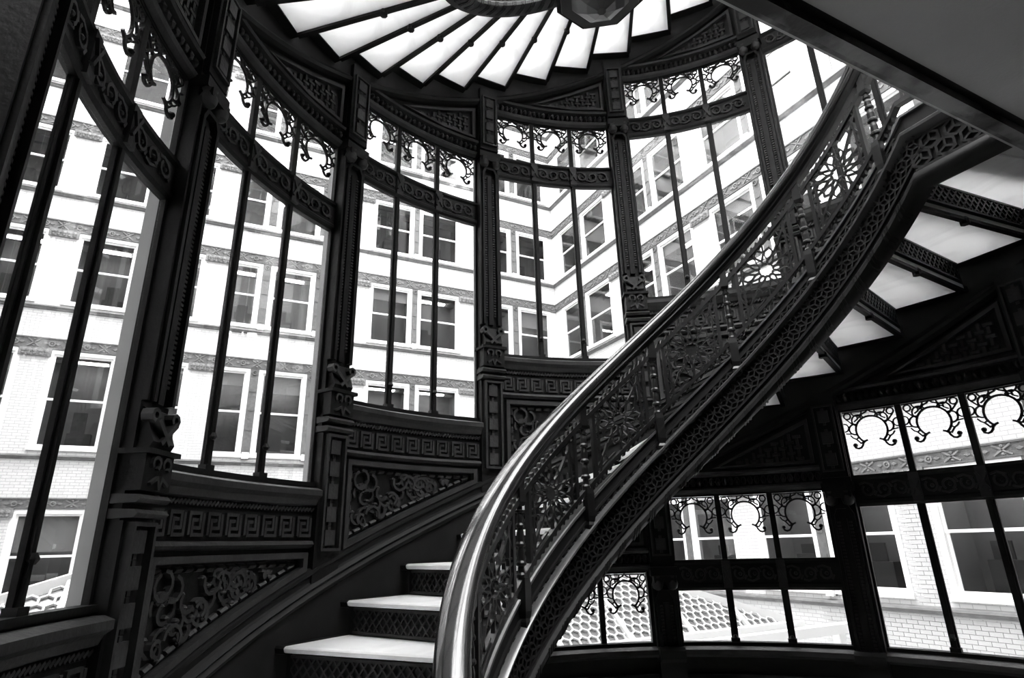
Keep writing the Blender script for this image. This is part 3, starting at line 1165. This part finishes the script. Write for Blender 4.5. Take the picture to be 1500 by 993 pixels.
# ------------------------------------------------------------------ the stair
RI, RO = .468, .945             # inner string, outer end of treads
PHA, PHB = -118.0, 104.0        # the flight, degrees
def tread_mesh(rs=(RI + .012, .62, .80, RO), th=.0125):
    q = MB()
    ov = .012                   # nosing overhang (length)
    vs = []
    for r in rs:
        e = math.degrees(ov / r)
        back = DT + math.degrees(.019 / r)
        pr = [(0.0, -.004), (math.degrees(.003 / r), -.001), (math.degrees(.006 / r), 0.0), (back, 0.0), (back, -th), (math.degrees(.006 / r), -th), (math.degrees(.002 / r), -th + .002)]
        for d, z in pr:
            a = rad(d)
            vs.append((r * math.sin(a), r * math.cos(a), z))
    q._tube(vs, 7, len(rs) - 1)
    return q
RISE = SL * DT
def riser_mesh():
    """plate under a nosing, local angle 0 = nosing; a slim foot bar runs along its lower edge"""
    q = MB()
    for t0, t1, za, zb_ in ((.012, .019, -.0125, -RISE - .0125), (.009, .021, -RISE - .0125, -RISE - .021)):
        vs = []
        for r in (RI + .01, RO):
            for d, z in ((t0, za), (t0, zb_), (t1, zb_), (t1, za)):
                a = d / r
                vs.append((r * math.sin(a), r * math.cos(a), z))
        q._tube(vs, 4, 1)
    return q
def riser_lattice():
    q = MB()
    z0, z1 = -RISE + .006, -.018
    L0, L1 = RI + .03, RO - .015
    k = 20
    dx = (L1 - L0) / k
    for j in range(2):
        zz0, zz1 = z0 + (z1 - z0) * j / 2, z0 + (z1 - z0) * (j + 1) / 2
        for i in range(k):
            x = L0 + dx * i
            q.stroke([(x, zz0), (x + dx, zz1)], .0035, 0, .004)
            q.stroke([(x, zz1), (x + dx, zz0)], .0035, 0, .004)
    for z in (z0, z1):
        q.stroke([(L0, z), (L1, z)], .005, 0, .006)
    front = list(q.v)
    q.add([(a, .02 + n, z) for a, n, z in front], list(q.f))
    return q
def lat_map(r, n, z):
    a = .012 / r - n / r if n < .01 else .019 / r + (n - .02) / r
    return (r * math.sin(a), r * math.cos(a), z)
_t = build('tread', tread_mesh(), 'marble'); TREAD = _t.data; bpy.data.objects.remove(_t)
_t = build('end_bracket', tread_mesh((RO + .0005, .975), .016), 'iron'); BRK = _t.data; bpy.data.objects.remove(_t)
_t = build('riser', riser_mesh(), 'iron'); RISER = _t.data; bpy.data.objects.remove(_t)
_t = build('riser_lattice', riser_lattice(), 'iron_panel', None, lat_map); RLAT = _t.data; bpy.data.objects.remove(_t)
lug = MB().lathe([(.010, 0), (.010, .012), (.006, .018)], 8, 0, 0)
_t = build('bolt_lug', lug, 'iron'); LUG = _t.data; bpy.data.objects.remove(_t)

KINK = 104.0
def ring_pos(ph, r):
    """round the well up to the kink, then straight back to the landing edge"""
    if ph <= KINK:
        return (r * math.sin(rad(ph)), r * math.cos(rad(ph)))
    return (RI * math.sin(rad(KINK)) + (r - RI), RI * math.cos(rad(KINK)) - rad(ph - KINK) * RI)

def helix_prof(pr, p0, p1, seg, z_of, root, name, mat, zbase, smooth=False):
    """sweep (r, w) profile round the stair"""
    q = MB()
    vs = []
    phs = [p0 + (min(p1, KINK) - p0) * i / seg for i in range(seg + 1)]
    if p1 > KINK:
        phs.append(p1)
    for ph in phs:
        for r, w in pr:
            x, y = ring_pos(ph, r)
            vs.append((x, y, w + z_of(ph) - zbase))
    q._tube(vs, len(pr), len(phs) - 1)
    return build(name, q, mat, root, None, smooth)

def zst(ph):                    # stringer pitch line: level past the kink
    return SL * min(ph, KINK)

ALPHA = math.atan(SLR / .458)
def stair(label):
    root = empty('spiral_stair', (0, 0, 0))
    tag(root, label, 'staircase')
    zb = -ZC                    # children use world heights: root at floor level
    k0 = int(round((PHA - PH0) / DT))
    k1 = int(round((PHB - PH0) / DT)) - 1
    for k in range(k0, k1 + 1):
        ph = PH0 + k * DT
        z = NOSE + SL * ph
        put('tread', TREAD, root, (0, 0, z + ZC), -rad(ph))
        put('end_bracket', BRK, root, (0, 0, z + ZC), -rad(ph))
        r = put('riser', RISER, root, (0, 0, z + ZC), -rad(ph))
        put('lattice', RLAT, r)
        a = .015 / .70
        put('bolt_lug', LUG, r, (.70 * math.sin(a), .70 * math.cos(a), -RISE - .028))
    # inner string: fascia, ledge, patterned face, foot moulding
    P1 = 122.8
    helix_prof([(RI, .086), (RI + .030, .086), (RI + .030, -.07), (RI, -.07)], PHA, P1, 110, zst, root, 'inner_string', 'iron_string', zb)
    helix_prof([(RI, .046), (RI, .026), (RI - .010, .030), (RI - .020, .034), (RI - .021, .040), (RI - .016, .044)], PHA, P1, 110, zst, root, 'string_ledge', 'iron_lit', zb, True)
    helix_prof([(RI, .090), (RI - .006, .090), (RI - .006, .084), (RI, .084)], PHA, P1, 110, zst, root, 'string_cap', 'iron_lit', zb)
    helix_prof([(RI + .032, -.052), (RI - .010, -.052), (RI - .016, -.060), (RI - .016, -.070), (RI - .008, -.080), (RI + .010, -.084), (RI + .032, -.078)], PHA, P1, 110, zst, root, 'foot_moulding', 'iron_string', zb, True)
    # bands on the foot moulding
    q = MB()
    for i in range(int((PHB - PHA) / 5)):
        for j in range(3):
            ph = PHA + 5 * i + j * .8
            a0_, a1_ = rad(ph), rad(ph + .4)
            vs = []
            for a in (a0_, a1_):
                for r, w in ((RI + .01, -.057), (RI - .0175, -.0585), (RI - .018, -.0712), (RI - .0095, -.0825), (RI + .012, -.0868)):
                    vs.append((r * math.sin(a), r * math.cos(a), w + zst(math.degrees(a)) - zb))
            q._tube(vs, 5, 1)
    build('moulding_bands', q, 'iron', root)['kind'] = 'stuff'
    # star lattice on the face of the string
    q = MB()
    ce = .030
    rh = .0136                  # hexagons in three rows, each split into three rhombs
    rs = RI
    Lt = rad(KINK - PHA) * rs / math.cos(ALPHA)
    n = int(Lt / (rh * 1.732)) - 1
    for i in range(n + 1):
        for j in range(3):
            t = (i + .6 + (.5 if j == 1 else 0)) * rh * 1.732
            v = (j - 1) * rh * 1.5
            hexp = [(t + rh * math.sin(rad(60 * m_)), v + rh * math.cos(rad(60 * m_))) for m_ in range(6)]
            q.stroke(hexp, .0034, 0, .006, True)
            for m_ in (0, 2, 4):
                q.stroke([(t, v), hexp[m_]], .0032, 0, .006)
    for v in (-.038, .038):
        q.stroke([(Lt * i / 80, v) for i in range(81)], .005, 0, .006)
    wc = -.013
    def latt(t, nn, v):
        s = t * math.cos(ALPHA) - v * math.sin(ALPHA)
        dz = t * math.sin(ALPHA) + v * math.cos(ALPHA)
        ph = PHA + math.degrees(s / rs)
        x, y = ring_pos(ph, RI - nn)
        return (x, y, SL * PHA + wc + dz + ZC)
    o = build('star_lattice', q, 'iron_string', root, latt)
    q = MB()
    for i in range(3):
        for j in range(2):
            t = .016 + i * ce * 1.5 + j * ce * .75
            v = (j - .5) * ce
            hexp = [(t + ce * .62 * math.sin(rad(60 * m_)), v + ce * .62 * math.cos(rad(60 * m_))) for m_ in range(6)]
            q.stroke(hexp, .0048, 0, .006, True)
            for m_ in (0, 2, 4):
                q.stroke([(t, v), hexp[m_]], .0042, 0, .006)
    for v in (-.034, .034):
        q.stroke([(0, v), (.152, v)], .005, 0, .006)
    def latt2(t, nn, v):
        x, y = ring_pos(KINK + math.degrees(t / RI) + .01, RI - nn)
        return (x, y, SL * KINK + wc + v + ZC)
    o2 = build('level_star_lattice', q, 'iron_string', root, latt2)
    o['kind'] = o2['kind'] = 'stuff'
    # wall string with mouldings
    lo, hi = PHA + 10, KINK
    helix_prof([(1.0, SB), (.974, SB), (.962, SB + .005), (.958, SB + .014), (.966, SB + .022), (.970, SB + .030), (.970, .125), (.960, .130), (.956, .138), (.964, .146), (.958, .152), (.964, .160), (.970, .164), (.970, ST - .014), (.962, ST - .008), (.962, ST), (.972, ST + .004), (1.0, ST + .004)], -91.5, hi, 90, lambda p: SL * p, root, 'wall_string', 'iron_string', zb)
    return root

stair_main = stair('spiral marble and iron stair climbing behind the flower grille railing')
stair_up = copy_tree(stair_main)
stair_up['label'] = 'overhead flight of the spiral stair, seen from below as a white fan'
stair_up.location = (0, 0, S * H)
# landing at the head of the flight, out to the slab
q = MB()
pts = [(.49, -.27), (1.0, -.27), (.985, -.17), (.97 * math.sin(rad(101)), .97 * math.cos(rad(101))), (.49 * math.sin(rad(101)), .49 * math.cos(rad(101)))]
q.add([(x, y, .80 + ZC) for x, y in pts] + [(x, y, .745 + ZC) for x, y in pts], [(0, 1, 2, 3, 4), (9, 8, 7, 6, 5)] + [(i, (i + 1) % 5, 5 + (i + 1) % 5, 5 + i) for i in range(5)])
struct(build('floor_landing', q, 'soffit'))

# ------------------------------------------------------------------ railing
rail = empty('stair_railing', (0, 0, 0))
tag(rail, 'dark iron stair railing with flower rosette grilles and polished handrail', 'railing')
zb = -ZC
RR = .466
hr = []
for i in range(16):
    t = 2 * PI * i / 16
    x, z = math.cos(t), math.sin(t)
    hr.append((RR + .026 * (abs(x) ** .8) * (1 if x > 0 else -1), .330 + (.022 if z > 0 else .016) * (abs(z) ** .8) * (1 if z > 0 else -1)))
def zrail(ph): return SL * min(ph, KINK)
helix_prof(hr, -112, 122.8, 150, zrail, rail, 'handrail', 'wood', zb, True)
helix_prof([(RR - .016, .318), (RR + .016, .318), (RR + .018, .310), (RR + .012, .304), (RR + .010, .296), (RR - .010, .296), (RR - .012, .304), (RR - .018, .310)], -112, 122.8, 120, zrail, rail, 'rail_bar', 'iron_rail', zb)
GT, GB = .268, .118             # grille top and bottom
helix_prof([(RR - .008, GT + .006), (RR + .008, GT + .006), (RR + .008, GT - .006), (RR - .008, GT - .006)], -112, 122.8, 120, zrail, rail, 'top_bar', 'iron_rail', zb)
helix_prof([(RR - .008, GB + .005), (RR + .008, GB + .005), (RR + .008, GB - .006), (RR - .008, GB - .006)], -112, 122.8, 120, zrail, rail, 'bottom_bar', 'iron_rail', zb)
for nm, w0, sg in (('top_beading', GT + .006, 1), ('bottom_beading', GB - .006, -1)):
    q = MB()
    for i in range(int(215 / 1.5)):
        ph = -112 + 1.5 * i
        a = rad(ph)
        vs = []
        for dr in (-.005, .005):
            r = RR + dr
            for d in (0, .35, .75, 1.0):
                a2 = rad(ph + d)
                hgt = 0 if d in (0, 1.0) else .0085
                vs.append((r * math.sin(a2), r * math.cos(a2), w0 + sg * (hgt - .001) + zrail(ph + d) - zb))
        q._tube(vs, 4, 1)
    build(nm, q, 'iron_rail', rail)['kind'] = 'stuff'

def rmap(s, n, z):              # railing-local: s along the arc, n towards the well
    r = RR - n
    a = s / RR
    return (r * math.sin(a), r * math.cos(a) - RR, z)
SLOPE = SLR / RR                # dz / ds
def baluster_mesh():
    q = MB()
    q.lathe([(.0115, .300), (.0115, .276), (.0095, .270)], 4, 0, 0, 1, PI / 4)
    q.lathe([(.0135, .276), (.0135, .258), (.009, .250)], 4, 0, 0, 1, PI / 4)
    z0, z1 = .250, .118
    pr = []
    t = [(0, .0055), (.05, .0055), (.06, .0085), (.09, .0085), (.10, .005), (.16, .0072), (.24, .0072), (.27, .0095), (.30, .0095), (.32, .0060), (.40, .0078), (.50, .0078), (.53, .0102), (.56, .0102), (.58, .0062), (.66, .0080), (.76, .0080), (.79, .0105), (.82, .0105), (.84, .0065), (.92, .0075), (.95, .0100), (.98, .0100), (1.0, .007)]
    for u_, r_ in t:
        pr.append((r_, z0 + (z1 - z0) * u_))
    q.lathe(pr, 10)
    q.lathe([(.011, .120), (.013, .108), (.013, .062), (.010, .050), (.0145, .044), (.0145, .036), (.006, .026)], 4, 0, .006, 1, PI / 4)
    return q
_b = build('baluster', baluster_mesh(), 'iron_rail', None, lambda a, n, z: (a, -n, z))
BAL = _b.data
bpy.data.objects.remove(_b)

def grille_mesh():
    q = MB()
    zc = (GT + GB) / 2
    n0, n1 = -.004, .004
    sw = .0042
    half = .070
    # upright sides, a second slimmer upright inside
    for sg in (-1, 1):
        s = sg * half
        q.box(s - .004, s + .004, -.006, .006, GB + SLOPE * s, GT + SLOPE * s)
        s2 = sg * (half - .013)
        q.box(s2 - .0022, s2 + .0022, n0, n1, GB + SLOPE * s2, GT + SLOPE * s2)
    R_out = .056
    # centre star ring and twelve petals
    q.stroke([((.0185 if i % 2 else .0160) * math.cos(2 * PI * i / 24), zc + (.0185 if i % 2 else .0160) * math.sin(2 * PI * i / 24)) for i in range(24)], .0032, n0, n1, True)
    def pol(r, t):
        return (r * math.cos(rad(t)), zc + r * math.sin(rad(t)))
    for i in range(12):
        t = 15 + 30 * i
        q.stroke([pol(.0255, t), pol(.041, t - 13), pol(.050, t - 11), pol(.0580, t), pol(.050, t + 11), pol(.041, t + 13)], .0030, n0, n1, True)
        q.stroke([pol(.0180, t), pol(.0260, t)], .0038, n0, n1)
    # ties from the flower to the frame
    ins = lambda s, z: abs(s) < half and GB + SLOPE * s < z < GT + SLOPE * s
    for i in range(12):
        t = 30 * i
        p = pol(.047, t)
        L_ = .047
        while L_ < .14 and ins(*pol(L_ + .004, t)):
            L_ += .004
        if L_ > .052:
            q.stroke([p, pol(L_ + .002, t)], .0036, n0, n1)
    # elongated cells in the two acute corners
    for sg in (-1, 1):
        def cr(s, d):            # point at arc s, d below the raking bar on that side
            s_ = sg * s
            return (s_, (GT + SLOPE * s_ - d) if sg > 0 else (GB + SLOPE * s_ + d))
        q.stroke([cr(.066, .020), cr(.052, .012), cr(.034, .012), cr(.016, .012)], .0036, n0, n1)
        q.stroke([cr(.058, .006), cr(.052, .030), cr(.060, .052), cr(.066, .070)], .0036, n0, n1)
        q.stroke([cr(.036, .010), cr(.044, .034), cr(.052, .030)], .0036, n0, n1)
        q.stroke([cr(.044, .034), cr(.036, .050)], .0036, n0, n1)
        q.stroke([cr(.066, .086), cr(.052, .075)], .0036, n0, n1)
        # the obtuse corner
        q.stroke([(-sg * .066, zc - SLOPE * .066 * sg + sg * .036), (-sg * .050, zc - SLOPE * .05 * sg + sg * .050)], .0036, n0, n1)
    return q
_g = build('rosette_grille', grille_mesh(), 'iron_rail', None, rmap)
GRL = _g.data
bpy.data.objects.remove(_g)
bal_phi = [-97.0, -73.0, -49.0, -25.0, -1.0, 23.0, 47.2, 72.0, 96.5]
for i, ph in enumerate(bal_phi):
    a = rad(ph)
    put('baluster', BAL, rail, (RR * math.sin(a), RR * math.cos(a), zrail(ph) - zb), -a)
    nx = bal_phi[i + 1] if i + 1 < len(bal_phi) else ph + 24
    a = rad((ph + nx) / 2)
    if i + 1 < len(bal_phi):
        put('rosette_grille', GRL, rail, (RR * math.sin(a), RR * math.cos(a), zrail((ph + nx) / 2) - zb), -a)
# level grille past the kink
q = MB()
zc = (GT + GB) / 2
q.box(.012, .018, -.006, .006, GB, GT).box(.108, .114, -.006, .006, GB, GT)
q.ring(.063, zc, .012, .0036, -.004, .004, 12)
for i in range(12):
    t = 15 + 30 * i
    pp = lambda r, d: (.063 + r * math.cos(rad(t + d)), zc + r * math.sin(rad(t + d)))
    q.stroke([pp(.0195, 0), pp(.032, -11), pp(.040, -9), pp(.044, 0), pp(.040, 9), pp(.032, 11)], .0036, -.004, .004, True)
    q.stroke([pp(.012, 0), pp(.0195, 0)], .0045, -.004, .004)
for sx in (-1, 1):
    for sz in (-1, 1):
        q.stroke([(.063 + sx * .045, zc + sz * .05), (.063 + sx * .026, zc + sz * .044), (.063 + sx * .014, zc + sz * .072)], .0036, -.004, .004)
        q.stroke([(.063 + sx * .026, zc + sz * .044), (.063 + sx * .024, zc + sz * .034)], .0036, -.004, .004)
def lev(t, n, z):
    x, y = ring_pos(KINK + math.degrees(t / RI) + .01, RR - n)
    return (x, y, z + SL * KINK - zb)
build('landing_grille', q, 'iron_rail', rail, lev)

# ------------------------------------------------------------------ newel pendant under the overhead flight
def newel(loc, label):
    root = empty('newel_drop', loc, rad(10))
    tag(root, label, 'newel')
    R0 = .062
    q = MB().lathe([(R0 * .62, .0), (R0 * .95, .0), (R0, .012), (R0, .030), (R0 * .86, .040), (R0 * .80, .060), (R0 * .80, .34), (R0 * .5, .36)], 8, 0, 0, 1, PI / 8)
    build('octagonal_post', q, 'iron_lit', root)
    q = MB().lathe([(R0 * .1, -.030), (R0 * .35, -.022), (R0 * .58, -.012), (R0 * .70, -.002), (R0 * .60, .004)], 8, 0, 0, 1, PI / 8)
    build('drop_boss', q, 'iron_lit', root)
    q = MB().lathe([(R0 * 1.08, .008), (R0 * 1.08, .016), (R0 * .99, .020), (R0 * .99, .006)], 8, 0, 0, 1, PI / 8)
    build('collar', q, 'iron', root)
    return root
newel((-.345, -.155, ZC + .725), 'dark octagonal newel drop hanging beneath the overhead flight beside the slab edge')
